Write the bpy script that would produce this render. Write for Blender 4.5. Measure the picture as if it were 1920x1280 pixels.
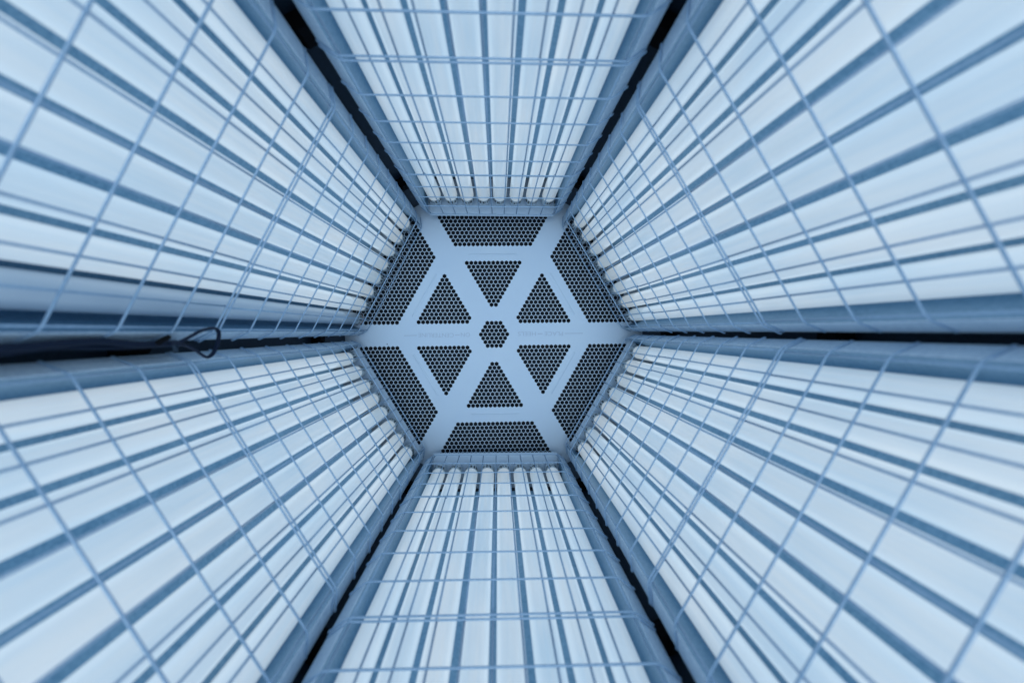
import bpy, math, random
from mathutils import Vector, Matrix, Euler, geometry
import numpy as np

for o in list(bpy.data.objects): bpy.data.objects.remove(o)
scene = bpy.context.scene
col = scene.collection
random.seed(7)

# ------------------------------------------------------------------ camera
CAM_LOC = Vector((0.01222, 0.01209, 1.53417))
CAM_ROT = Euler((-0.02305, -0.03103, -0.01308), 'XYZ')
cd = bpy.data.cameras.new('camera'); cam = bpy.data.objects.new('camera', cd); col.objects.link(cam)
cam.location = CAM_LOC; cam.rotation_euler = CAM_ROT
cd.lens = 16.0; cd.sensor_width = 36.0; cd.sensor_fit = 'HORIZONTAL'
cd.clip_start = 0.02; cd.clip_end = 50
cd.dof.use_dof = True; cd.dof.focus_distance = 1.38; cd.dof.aperture_fstop = 2.5
scene.camera = cam
FPX = 1920 * 16.0 / 36.0
CAM_M = CAM_ROT.to_matrix()

def ray(px, py):
    return CAM_M @ Vector(((px - 960) / FPX, -(py - 640) / FPX, -1))
def on_floor(px, py, z=0.0):
    d = ray(px, py); return CAM_LOC + d * ((z - CAM_LOC.z) / d.z)
def on_x(px, py, x):
    d = ray(px, py); return CAM_LOC + d * ((x - CAM_LOC.x) / d.x)

# ------------------------------------------------------------------ light
world = bpy.data.worlds.new('World'); scene.world = world; world.use_nodes = True
bg = world.node_tree.nodes['Background']
bg.inputs[0].default_value = (0.42, 0.58, 0.82, 1); bg.inputs[1].default_value = 0.30   # the dim room seen through the open top
TUBE_EMIT = 0.34
ld = bpy.data.lights.new('room_light', 'AREA'); ld.shape = 'DISK'; ld.size = 1.2; ld.energy = 34.0; ld.color = (.78, .90, 1.0)   # ceiling lamp of the room, above the open top
lo_ = bpy.data.objects.new('room_light', ld); col.objects.link(lo_); lo_.location = (0, 0, 4.2)
vs = scene.view_settings
vs.view_transform = 'Standard'; vs.look = 'None'; vs.exposure = 0.0; vs.gamma = 1.0; vs.use_curve_mapping = False

# ------------------------------------------------------------------ materials
def new_mat(name):
    m = bpy.data.materials.new(name); m.use_nodes = True
    return m, m.node_tree.nodes, m.node_tree.links, m.node_tree.nodes['Principled BSDF']
def rgb(c): return (c[0], c[1], c[2], 1)
def ramp(N, L, fac, stops):
    r = N.new('ShaderNodeValToRGB'); L.new(fac, r.inputs[0])
    while len(r.color_ramp.elements) < len(stops): r.color_ramp.elements.new(0.5)
    for e, (p, c) in zip(r.color_ramp.elements, stops): e.position = p; e.color = rgb(c)
    return r.outputs[0]
def coords(N, L, scale=(1, 1, 1), rand=False):
    tc = N.new('ShaderNodeTexCoord'); mp = N.new('ShaderNodeMapping'); mp.inputs['Scale'].default_value = scale
    L.new(tc.outputs['Object'], mp.inputs[0])
    if rand:
        oi = N.new('ShaderNodeObjectInfo'); cb = N.new('ShaderNodeCombineXYZ'); mu = N.new('ShaderNodeMath'); mu.operation = 'MULTIPLY'
        mu.inputs[1].default_value = 40; L.new(oi.outputs['Random'], mu.inputs[0])
        for k in range(3): L.new(mu.outputs[0], cb.inputs[k])
        L.new(cb.outputs[0], mp.inputs['Location'])
    return mp.outputs[0]
def noise(N, L, vec, scale, detail=3, rough=.5):
    n = N.new('ShaderNodeTexNoise'); n.inputs['Scale'].default_value = scale; n.inputs['Detail'].default_value = detail
    n.inputs['Roughness'].default_value = rough; L.new(vec, n.inputs['Vector']); return n.outputs['Fac']
def bump(N, L, B, h, strength, dist):
    b = N.new('ShaderNodeBump'); b.inputs['Strength'].default_value = strength; b.inputs['Distance'].default_value = dist
    L.new(h, b.inputs['Height']); L.new(b.outputs[0], B.inputs['Normal'])

def mat_tube(name, lo, hi, emit, base):
    m, N, L, B = new_mat(name)
    v = coords(N, L, (1, 1, .035), True)
    streak = noise(N, L, v, 170, 2, .6)                     # fine reflection streaks along the glass, put into the colour
    v2 = coords(N, L, (3, 3, 1), True)
    cloud = noise(N, L, v2, 3.0, 3, .55)                    # soft cloudy tone, random along each tube
    mix = N.new('ShaderNodeMath'); mix.operation = 'MULTIPLY_ADD'; L.new(streak, mix.inputs[0]); mix.inputs[1].default_value = .45; L.new(cloud, mix.inputs[2])
    c = ramp(N, L, mix.outputs[0], [(.45, lo), (.95, hi)])
    B.inputs['Base Color'].default_value = rgb(base); B.inputs['Roughness'].default_value = .5
    B.inputs['Coat Weight'].default_value = .55; B.inputs['Coat Roughness'].default_value = .12
    if emit > 0:
        L.new(c, B.inputs['Emission Color']); B.inputs['Emission Strength'].default_value = emit
    else:
        L.new(c, B.inputs['Base Color'])
    return m
M = {}
M['tube'] = mat_tube('lit_phosphor_glass', (.80, 1.12, 1.38), (1.24, 1.40, 1.47), TUBE_EMIT, (.38, .45, .52))
M['tube_unlit'] = mat_tube('unlit_phosphor_glass', (.56, .68, .80), (.68, .78, .88), 0, (.5, .6, .75))

m, N, L, B = new_mat('clear_lamp_end_glass')
B.inputs['Base Color'].default_value = (.50, .60, .66, 1); B.inputs['Roughness'].default_value = .10; B.inputs['Coat Weight'].default_value = .6
M['glass_end'] = m
m, N, L, B = new_mat('dark_print'); B.inputs['Base Color'].default_value = (.012, .02, .035, 1); B.inputs['Roughness'].default_value = .5; M['print'] = m
m, N, L, B = new_mat('copper_pink_ring'); B.inputs['Base Color'].default_value = (.75, .42, .38, 1); B.inputs['Roughness'].default_value = .4; M['ring'] = m
m, N, L, B = new_mat('lamp_pin_metal'); B.inputs['Base Color'].default_value = (.5, .55, .6, 1); B.inputs['Metallic'].default_value = 1; B.inputs['Roughness'].default_value = .35; M['pin'] = m
m, N, L, B = new_mat('white_lamp_holder'); B.inputs['Base Color'].default_value = (.55, .62, .7, 1); B.inputs['Roughness'].default_value = .4; M['holder'] = m

def mat_galv(name, a, b, metallic, rough):
    m, N, L, B = new_mat(name)
    v = coords(N, L, (1, 1, 1), True)
    vo = N.new('ShaderNodeTexVoronoi'); vo.inputs['Scale'].default_value = 240; L.new(v, vo.inputs['Vector'])
    n = noise(N, L, v, 420, 4, .7)
    n2 = noise(N, L, v, 9, 3, .5)
    s = N.new('ShaderNodeMath'); s.operation = 'MULTIPLY_ADD'; L.new(vo.outputs['Color'], s.inputs[0]); s.inputs[1].default_value = .30; L.new(n, s.inputs[2])
    s2 = N.new('ShaderNodeMath'); s2.operation = 'MULTIPLY_ADD'; L.new(n2, s2.inputs[0]); s2.inputs[1].default_value = .35; L.new(s.outputs[0], s2.inputs[2])
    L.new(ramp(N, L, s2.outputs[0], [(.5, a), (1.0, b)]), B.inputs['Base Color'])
    B.inputs['Metallic'].default_value = metallic; B.inputs['Roughness'].default_value = rough
    bump(N, L, B, n, .12, .001)
    return m
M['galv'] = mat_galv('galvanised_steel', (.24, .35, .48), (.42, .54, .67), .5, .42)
M['galv_back'] = mat_galv('galvanised_reflector_shaded', (.09, .24, .39), (.22, .405, .575), .5, .40)  # galvanised steel with the shade inside the housing darkened into its colour
M['flange'] = mat_galv('galvanised_flange_lit', (.42, .58, .75), (.64, .79, .92), .0, .5)  # same galvanised steel, lightened: the light on the flange is in the colour
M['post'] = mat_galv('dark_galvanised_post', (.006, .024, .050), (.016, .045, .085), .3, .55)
m, N, L, B = new_mat('painted_floor_plate')
v = coords(N, L)
n = noise(N, L, v, 6, 4, .55); n2 = noise(N, L, v, 900, 2, .5)
L.new(ramp(N, L, n, [(.3, (.61, .785, .975)), (.75, (.66, .825, .985))]), B.inputs['Base Color'])
B.inputs['Roughness'].default_value = .42; bump(N, L, B, n2, .08, .0006)
M['plate'] = m
m, N, L, B = new_mat('grey_print'); B.inputs['Base Color'].default_value = (.51, .65, .81, 1); B.inputs['Roughness'].default_value = .45; M['text'] = m
m, N, L, B = new_mat('wire_paint')
v = coords(N, L, (1, 1, 1), True); n = noise(N, L, v, 260, 3, .6)
L.new(ramp(N, L, n, [(.3, (.26, .42, .61)), (.8, (.38, .55, .73))]), B.inputs['Base Color'])
B.inputs['Roughness'].default_value = .28; B.inputs['Metallic'].default_value = .2
M['wire'] = m
m, N, L, B = new_mat('black_plastic'); B.inputs['Base Color'].default_value = (.003, .004, .006, 1); B.inputs['Roughness'].default_value = .9; B.inputs['Specular IOR Level'].default_value = .15; M['black'] = m
m, N, L, B = new_mat('navy_cable'); B.inputs['Base Color'].default_value = (.0015, .010, .034, 1); B.inputs['Roughness'].default_value = .55; B.inputs['Specular IOR Level'].default_value = .2; M['cable'] = m
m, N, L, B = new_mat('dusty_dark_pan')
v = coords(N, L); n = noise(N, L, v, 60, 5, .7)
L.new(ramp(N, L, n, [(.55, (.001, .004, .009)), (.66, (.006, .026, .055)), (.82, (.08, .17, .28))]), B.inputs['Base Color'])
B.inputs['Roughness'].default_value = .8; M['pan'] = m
m, N, L, B = new_mat('dark_added_shell'); B.inputs['Base Color'].default_value = (.006, .014, .03, 1); B.inputs['Roughness'].default_value = .7; M['cabinet'] = m

# ------------------------------------------------------------------ helpers
def mesh(name, v, f, mat, smooth=False):
    me = bpy.data.meshes.new(name); me.from_pydata([tuple(p) for p in v], [], f)
    if mat: me.materials.append(M[mat])
    if smooth: me.polygons.foreach_set('use_smooth', [True] * len(me.polygons))
    me.update(); return me
def obj(name, me, parent=None):
    o = bpy.data.objects.new(name, me); col.objects.link(o)
    if parent: o.parent = parent
    return o
def empty(name, mtx):
    o = bpy.data.objects.new(name, None); col.objects.link(o); o.matrix_world = mtx; o.empty_display_size = .05; return o
def tag(o, label=None, cat=None, group=None, kind=None):
    for k, x in (('label', label), ('category', cat), ('group', group), ('kind', kind)):
        if x: o[k] = x
    return o
class MB:
    def __init__(s): s.v = []; s.f = []
    def box(s, x0, x1, y0, y1, z0, z1):
        b = len(s.v)
        s.v += [(x, y, z) for z in (z0, z1) for x, y in ((x0, y0), (x1, y0), (x1, y1), (x0, y1))]
        s.f += [tuple(b + i for i in q) for q in ((3, 2, 1, 0), (4, 5, 6, 7), (0, 1, 5, 4), (1, 2, 6, 5), (2, 3, 7, 6), (3, 0, 4, 7))]
        return s
    def prism(s, poly, z0, z1):            # closed xy polygon (ccw) extruded in z
        b = len(s.v); n = len(poly)
        s.v += [(x, y, z0) for x, y in poly] + [(x, y, z1) for x, y in poly]
        s.f += [tuple(range(b + n - 1, b - 1, -1)), tuple(range(b + n, b + 2 * n))]
        s.f += [(b + i, b + (i + 1) % n, b + n + (i + 1) % n, b + n + i) for i in range(n)]
        return s
    def tube(s, pts, r, seg=8, flat=None, closed=False):
        pts = [Vector(p) for p in pts]; b = len(s.v); n = len(pts)
        up = None
        for i, p in enumerate(pts):
            a = pts[i - 1] if (i or closed) else p; c = pts[(i + 1) % n] if (i < n - 1 or closed) else p
            t = (c - a).normalized()
            if up is None:
                up = Vector((0, 0, 1)) if abs(t.z) < .9 else Vector((1, 0, 0))
            x = up.cross(t).normalized(); y = t.cross(x).normalized(); up = y
            for k in range(seg):
                an = 2 * math.pi * k / seg
                s.v.append(p + x * math.cos(an) * r + y * math.sin(an) * (flat or r))
        m = n if closed else n - 1
        for i in range(m):
            for k in range(seg):
                j = (i + 1) % n
                s.f.append((b + i * seg + k, b + i * seg + (k + 1) % seg, b + j * seg + (k + 1) % seg, b + j * seg + k))
        if not closed:
            s.f.append(tuple(b + k for k in range(seg - 1, -1, -1))); s.f.append(tuple(b + (n - 1) * seg + k for k in range(seg)))
        return s
    def lathe(s, prof, seg=32, cap=True):  # profile of (radius, z), bottom to top
        b = len(s.v)
        for r, z in prof:
            s.v += [(r * math.cos(2 * math.pi * k / seg), r * math.sin(2 * math.pi * k / seg), z) for k in range(seg)]
        for i in range(len(prof) - 1):
            s.f += [(b + i * seg + k, b + i * seg + (k + 1) % seg, b + (i + 1) * seg + (k + 1) % seg, b + (i + 1) * seg + k) for k in range(seg)]
        if cap:
            s.f.append(tuple(b + k for k in range(seg - 1, -1, -1))); s.f.append(tuple(b + (len(prof) - 1) * seg + k for k in range(seg)))
        return s
    def me(s, name, mat, smooth=False): return mesh(name, s.v, s.f, mat, smooth)

# ------------------------------------------------------------------ floor plate with hexagonal holes
PITCH = 0.01471
CEN = on_floor(926.4, 626.7)
PROT = math.radians(-0.12)
def rot(p, a): c, s = math.cos(a), math.sin(a); return (p[0] * c - p[1] * s, p[0] * s + p[1] * c)
RH = PITCH * .5 * math.sqrt(3) / 2 * 2     # row step
holes = []
for r in range(-3, 4):
    n = 7 - abs(r)
    for k in range(n): holes.append(((k - (n - 1) / 2) * PITCH, r * RH))
for s in range(6):
    a = math.radians(60 * s)
    for i in range(12):                     # triangle, widest row outside
        n = 13 - i
        for k in range(n): holes.append(rot(((k - (n - 1) / 2) * PITCH, 16.3 * PITCH - i * RH), a))
    for i in range(12):                     # trapezoid, narrowest row inside
        n = 18 + i
        for k in range(n): holes.append(rot(((k - (n - 1) / 2) * PITCH, 20.54 * PITCH + i * RH), a))
HR = PITCH * .88 / math.sqrt(3)
OUT = 0.62
verts = [rot((OUT, 0), math.radians(60 * k)) for k in range(6)]
faces = [list(range(6))]
for hx, hy in holes:
    b = len(verts)
    verts += [(hx + HR * math.sin(math.radians(60 * k)), hy - HR * math.cos(math.radians(60 * k))) for k in range(6)]
    faces.append(list(range(b, b + 6)))
cv, ce, cf, ov, oe, of = geometry.delaunay_2d_cdt([Vector(v) for v in verts], [], faces, 0, 1e-7)
keep = [tuple(f) for f, src in zip(cf, of) if src == [0] or list(src) == [0]]
TH = .0008
nv = len(cv)
pv = [(v.x, v.y, 0) for v in cv] + [(v.x, v.y, -TH) for v in cv]
# orient upwards
def up(f):
    a, b, c = (cv[i] for i in f[:3])
    return f if (b - a).cross(c - a) > 0 else f[::-1]
keep = [up(f) for f in keep]
pf = list(keep) + [tuple(i + nv for i in f[::-1]) for f in keep]
edge = {}
for f in keep:
    for i in range(3):
        e = (f[i], f[(i + 1) % 3]); edge[e] = 1
for (a, b) in list(edge):
    if (b, a) not in edge: pf.append((b, a, a + nv, b + nv))
FM = Matrix.Translation((CEN.x, CEN.y, 0)) @ Matrix.Rotation(PROT, 4, 'Z')
floor = obj('floor', mesh('floor', pv, pf, 'plate')); floor.matrix_world = FM
tag(floor, 'pale blue painted metal floor plate with hexagonal perforations', None, None, 'structure')

# pressed ribs between each triangle and its trapezoid
rib = MB()
seg = 10; rl = 5.25 * PITCH; rw = .0042
outl = [(rl * sg + rw * math.cos(math.radians(a)) , rw * math.sin(math.radians(a))) for sg, rng in ((1, range(-90, 91, 30)), (-1, range(90, 271, 30))) for a in rng]
outi = [(x - math.copysign(.0012, x), y * .35) for x, y in outl]
n = len(outl)
rib.v = [(x, y, .0002) for x, y in outl] + [(x, y, .0012) for x, y in outi]
rib.f = [(i, (i + 1) % n, n + (i + 1) % n, n + i) for i in range(n)] + [tuple(range(n, 2 * n))]
rib_me = rib.me('embossed_rib', 'plate', True)
for s in range(6):
    a = math.radians(60 * s); x, y = rot((0, 18.1 * PITCH), a)
    o = obj('embossed_rib', rib_me, floor); o.location = (x, y, 0); o.rotation_euler.z = a

# lettering, printed upside down as seen from here
FMI = FM.inverted()
dg = None
def letters(txt, x_right, x_left, y, h_px):
    """the word runs from pixel x_right (its first letter) leftwards to x_left"""
    cu = bpy.data.curves.new('txt', 'FONT'); cu.body = txt; cu.size = .02; cu.extrude = .00015
    t = bpy.data.objects.new('txt', cu); col.objects.link(t); bpy.context.view_layer.update()
    me = bpy.data.meshes.new_from_object(t.evaluated_get(bpy.context.evaluated_depsgraph_get()))
    bpy.data.objects.remove(t)
    xs = [v.co.x for v in me.vertices]; ys = [v.co.y for v in me.vertices]
    p0 = FMI @ on_floor(x_right, y); p1 = FMI @ on_floor(x_left, y)
    W = (p1 - p0).length; H = h_px / (FPX / CAM_LOC.z)
    for v in me.vertices:
        v.co = ((v.co.x - min(xs)) / (max(xs) - min(xs)) * W, ((v.co.y - min(ys)) / (max(ys) - min(ys)) - .5) * H, v.co.z + .0006)
    me.materials.clear(); me.materials.append(M['text'])
    o = obj('lettering', me, floor); o.location = (p0.x, p0.y, 0); o.rotation_euler.z = math.atan2(p1.y - p0.y, p1.x - p0.x)
def bar(x0, x1, y0, y1, w=.0013):
    a = FMI @ on_floor(x0, y0); b = FMI @ on_floor(x1, y1); d = (b - a)
    o = obj('printed_line', MB().box(0, d.length, -w, w, .0005, .0008).me('printed_line', 'text'), floor)
    o.location = (a.x, a.y, 0); o.rotation_euler.z = math.atan2(d.y, d.x)
zl = lambda x: 720 + x / 9.143
zr = lambda x: 920 + x / 9.143
letters('PLACE', zr(1240), zr(925), 625.4, 7.6); letters('HEELS', zr(775), zr(468), 625.7, 7.6)
letters('ON', zl(1475), zl(1318), 627.4, 7.6); letters('CENTERLINE', zl(1197), zl(588), 628.2, 7.6)
bar(zr(1265), zr(1580), 625.0, 624.6); bar(zr(805), zr(890), 625.6, 625.5)
bar(zl(1218), zl(1302), 627.8, 627.6); bar(zl(345), zl(565), 629.2, 628.6)
sc = obj('screw', MB().lathe([(.0016, 0.0004), (.0016, .0012), (.0008, .0016)], 10).me('screw', 'post', True), floor)
p = FMI @ on_floor(726, 645); sc.location = (p.x, p.y, 0)

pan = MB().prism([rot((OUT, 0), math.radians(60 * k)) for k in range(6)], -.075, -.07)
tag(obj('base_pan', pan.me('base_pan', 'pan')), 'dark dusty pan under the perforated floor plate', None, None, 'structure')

# ------------------------------------------------------------------ the six lamp banks
ZS = .060                                            # fit heights to floor = 0
#        angle  da      off     turn    base z (guard bottom)  description, end the tubes are counted from
BANK = [( 90, .0095,  .0070, -.0145, .045, 'top',         'left end',  'left'),
        (270, .0080,  .0046, -.0125, .0595, 'bottom',      'left end',  'left'),
        (210, .0138,  .0013,  .0067, .0085, 'lower left',  'left gap', 'left gap'),
        (330, .0069,  .0030, -.0061, .0255, 'lower right', 'right gap', 'right gap'),
        (150, .0108, -.0068,  .0218, -.045, 'upper left',  'left gap', 'left gap'),
        ( 30, .0087, -.0050,  .0046, -.025, 'upper right', 'right gap', 'right gap')]
WH = .1905; TP = .0493; TR = .0198; TV = .046; WR = .00155
VP = .0381; HP = .0884
TOP = 1.78
# shared shapes (local: x along the bank, y away from the middle, z up, origin at guard bottom)
ZB = -.012
H = 1.62
def side(sg, pts):
    p = [(sg * x, y) for x, y in pts]
    return p if sg > 0 else p[::-1]
BACKV = .088
back_me = MB().box(-.2015, .2015, BACKV, BACKV + .0012, .075, H).me('back_panel', 'galv_back')  # stops short at the bottom, opening shaped to give dark shade between tube ends
wall_me = {}; lip_me = {}; out_me = {}
for sg in (1, -1):
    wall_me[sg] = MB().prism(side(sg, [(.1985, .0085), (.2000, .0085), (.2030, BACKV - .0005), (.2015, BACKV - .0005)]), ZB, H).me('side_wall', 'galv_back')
    lip_me[sg] = MB().prism(side(sg, [(.1985, .0078), (.1990, .0060), (.2210, .0222), (.2200, .0238)]), ZB, H).me('flange', 'flange')
    out_me[sg] = MB().prism(side(sg, [(.2200, .0244), (.2210, .0232), (.2140, .0950), (.2130, .0950)]), ZB, H).me('outer_skin', 'galv')
sill_me = {d: MB().prism([(-.1975, d), (.1975, d), (.2012, BACKV - .001), (-.2012, BACKV - .001)], ZB - .028, ZB - .0265).me('bottom_sill', 'plate') for d in (.004, .022)}
hold_me = MB().box(-.012, .012, -.010, .010, -.026, -.0105).box(-.006, .006, .010, .0375, -.026, -.012).me('lamp_holder', 'holder')

# guards
def wire_h(hook=True):
    m = MB(); pts = []
    for sg in (-1, 1):
        q = [(sg * .2198, .0205), (sg * .2190, .0183), (sg * .1968, .0026), (sg * .1935, .0012), (sg * WH, .0003), (sg * (WH - .004), 0)]
        pts += q if sg < 0 else q[::-1]
    m.tube([(x, y, 0) for x, y in pts], WR, 8)
    return m.me('horizontal_wire', 'wire', True)
wh_me = wire_h()
def wire_v(h): return MB().tube([(0, 0, -.0035), (0, 0, h / 2), (0, 0, h + .0035)], WR, 8).me('vertical_wire', 'wire', True)
wv_me = {4: wire_v(4 * HP), 5: wire_v(5 * HP)}

# tubes
TL = 1.58
prof = [(TR, .056), (TR, .20), (TR, .6), (TR, 1.0), (TR, TL - .03)]
body_me = MB().lathe(prof, 32).me('glass_tube', 'tube', True)
body2_me = MB().lathe(prof, 32).me('glass_tube', 'tube_unlit', True)
cap = MB().lathe([(.004, 0), (.010, .0004), (.0150, .0022), (.0176, .0052), (TR - .0003, .0095), (TR - .0003, .0560)], 32)
cap_me = cap.me('glass_end', 'glass_end', True)
ring_me = MB().lathe([(.0150, .0020), (.0180, .0030), (.0193, .0062), (.0196, .0100), (.0193, .0140), (.0189, .0142)], 32, False).me('end_ring', 'ring', True)
pins_me = MB().box(-.0075, -.0050, -.001, .001, -.010, .0015).box(.0050, .0075, -.001, .001, -.010, .0015).me('pin_pair', 'pin')
def print_mesh(seed):
    rnd = random.Random(seed); m = MB(); a = math.radians(rnd.uniform(180, 215)); R = TR + .00035
    end = a + math.radians(rnd.uniform(105, 150))
    while a < end:
        w = math.radians(rnd.choice((2.5, 4, 4, 7, 13))); z0 = .024 + rnd.uniform(0, .004); z1 = z0 + rnd.uniform(.014, .026)
        st = max(1, int(math.degrees(w) // 4)); b = len(m.v)
        for i in range(st + 1):
            t = a + w * i / st
            m.v += [(R * math.cos(t), R * math.sin(t), z0), (R * math.cos(t), R * math.sin(t), z1)]
        m.f += [(b + 2 * i, b + 2 * i + 2, b + 2 * i + 3, b + 2 * i + 1) for i in range(st)]
        a += w + math.radians(rnd.choice((4, 6, 9, 14)))
    return m.me('printed_marks', 'print')
prints = [print_mesh(s) for s in range(9)]

ORD = ['first', 'second', 'third', 'fourth', 'fifth', 'sixth', 'seventh', 'eighth']
pi = 0
for ang, da, off, turn, zb, where, endname, _ in BANK:
    t = math.radians(ang) + turn
    nx, ny = math.cos(t), math.sin(t)
    a = .366 + da
    ox, oy = nx * a - ny * off, ny * a + nx * off
    z0 = zb + ZS
    base = Matrix.Translation((ox, oy, z0)) @ Matrix.Rotation(t - math.pi / 2, 4, 'Z')
    # housing
    tray = empty('lamp_housing', base)
    tag(tray, f'galvanised steel lamp housing behind the {where} bank of tubes', 'lamp housing', 'lamp housings round the booth')
    obj('back_panel', back_me, tray)
    for sg in (1, -1):
        sw = obj('side_wall', wall_me[sg], tray); obj('flange', lip_me[sg], sw); obj('outer_skin', out_me[sg], sw)
    if where in ('top', 'bottom'): obj('bottom_sill', sill_me[.004], tray)
    elif where.startswith('lower'): obj('bottom_sill', sill_me[.022], tray)
    # tubes
    flip = where in ('bottom', 'lower right', 'upper right')       # direction of counting against local x
    if where in ('lower left',): flip = True
    if where == 'lower right': flip = False
    for k in range(8):
        u = (k - 3.5) * TP
        idx = 7 - k if flip else k
        unlit = where == 'upper left' and idx == 0
        dz = random.uniform(-.0015, .0015)
        r = empty('fluorescent_tube', base @ Matrix.Translation((u, TV, -.006 + dz)))
        b = obj('glass_tube', body2_me if unlit else body_me, r)
        b.rotation_euler.z = random.uniform(0, 6)
        ge = obj('glass_end', cap_me, r)
        if unlit: obj('end_ring', ring_me, ge)
        pr = obj('printed_marks', random.choice(prints), ge); pr.rotation_euler.z = random.uniform(0, .5) + random.choice((0, 0, 0, .6))
        obj('pin_pair', pins_me, ge)
        h = obj('lamp_holder', hold_me, tray); h.location = (u, TV, -.004)
        if unlit: lab = 'dull grey unlit tube with pink end ring beside the left gap'
        else: lab = f'lit white fluorescent tube, {ORD[idx]} from the {endname} of the {where} bank'
        tag(r, lab, 'fluorescent tube', 'fluorescent tubes standing in the booth')
    # guards: three overlapping lengths
    zz = 0
    for gi, (cells, gname) in enumerate(((4, 'lowest, reaching down to the floor plate'), (5, 'middle one of three'), (5, 'highest and nearest the viewer'))):
        g = empty('wire_guard', base @ Matrix.Translation((random.uniform(-.001, .001), (0, -.0032, .0002)[gi], zz)))
        tag(g, f'welded wire guard over the {where} tubes, {gname}', 'wire guard', 'wire guards in front of the tubes')
        for k in range(11):
            o = obj('vertical_wire', wv_me[cells], g); o.location = ((k - 5) * VP + random.uniform(-.0006, .0006), 2 * WR - .0002, 0)
        for k in range(cells + 1):
            o = obj('horizontal_wire', wh_me, g); o.location = (0, 0, k * HP + random.uniform(-.0008, .0008)); o.rotation_euler.y = random.uniform(-.003, .003)
        zz += cells * HP + (.012, .0035, 0)[gi]

# ------------------------------------------------------------------ corner posts, spacer blocks, added dark cabinet shell
corner = [(60, 'upper right'), (120, 'upper left'), (180, 'left'), (240, 'lower left'), (300, 'lower right'), (0, 'right')]
for an, where in corner:
    t = math.radians(an)
    base = Matrix.Translation((math.cos(t) * .478 + .003, math.sin(t) * .478, 0)) @ Matrix.Rotation(t - math.pi / 2, 4, 'Z')
    post = empty('corner_post', base)
    tag(post, f'dark steel corner post deep in the {where} gap between lamp banks', 'post', 'corner posts in the gaps')
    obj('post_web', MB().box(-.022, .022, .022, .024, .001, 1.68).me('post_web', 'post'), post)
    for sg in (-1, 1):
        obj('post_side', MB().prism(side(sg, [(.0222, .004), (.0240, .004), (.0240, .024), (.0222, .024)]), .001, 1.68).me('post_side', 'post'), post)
    for zc, hh in ((.262, .016), (.905, .020)):
        bl = MB().prism([(-.0155, .003), (-.010, -.004), (.010, -.004), (.0155, .003), (.0155, .0215), (-.0155, .0215)], zc - hh, zc + hh)
        obj('spacer_block', bl.me('spacer_block', 'black'), post)
shell = MB()  # wall ring added behind the banks so the gaps stay dark
for k in range(6):
    a0, a1 = math.radians(60 * k), math.radians(60 * (k + 1))
    p = [rot((.60, 0), a0), rot((.615, 0), a0), rot((.615, 0), a1), rot((.60, 0), a1)]
    shell.prism(p, .0015, 1.70)
tag(obj('wall', shell.me('wall', 'cabinet')), 'dark outer cabinet wall added behind the lamp banks to keep the gaps dark', None, None, 'structure')

# ------------------------------------------------------------------ cable and strap loop in the left gap
def smooth(pts, n=6):
    P = [Vector(p) for p in pts]; P = [P[0]] + P + [P[-1]]; out = []
    for i in range(1, len(P) - 2):
        for k in range(n):
            t = k / n; a, b, c, d = P[i - 1:i + 3]
            out.append(.5 * ((2 * b) + (c - a) * t + (2 * a - 5 * b + 4 * c - d) * t * t + (3 * b - 3 * c + d - a) * t ** 3))
    out.append(P[-2]); return out
XG = -.412
cab = empty('cable', Matrix.Translation((0, 0, 0)))
tag(cab, 'dark blue cable running down the left gap and ending in a hanging loop', 'cable')
path = [(-160, 664), (0, 653), (60, 649), (110, 644), (150, 641), (190, 640), (225, 643), (262, 646), (300, 644), (330, 643)]
obj('cord', MB().tube(smooth([on_x(x, y, XG - .020) for x, y in path]), .0042, 10).me('cord', 'cable', True), cab)
path2 = [(-160, 676), (0, 662), (60, 654), (110, 650), (180, 651), (240, 650), (300, 647), (336, 645)]
obj('cord', MB().tube(smooth([on_x(x, y, XG - .028) for x, y in path2]), .0034, 10).me('cord', 'cable', True), cab)
loop = [(318, 645), (336, 641), (356, 631), (377, 620), (394, 615.5), (405, 616), (410, 623), (409.5, 636), (405, 652), (398, 664), (389, 669.5), (380, 666), (366, 656), (350, 648), (332, 644)]
obj('loop', MB().tube(smooth([on_x(x, y, XG + .006 + .004 * math.sin(i * .45)) for i, (x, y) in enumerate(loop)]), .0021, 10, .0030).me('loop', 'cable', True), cab)
obj('tie_end', MB().tube([on_x(x, y, XG + .003) for x, y in ((296, 643), (304, 637.5), (316, 631.5))], .0036, 8).me('tie_end', 'black', True), cab)
obj('tie_clip', MB().tube([on_x(x, y, XG - .006) for x, y in ((325, 645), (329, 652), (327.5, 658))], .0035, 8).me('tie_clip', 'post', True), cab)
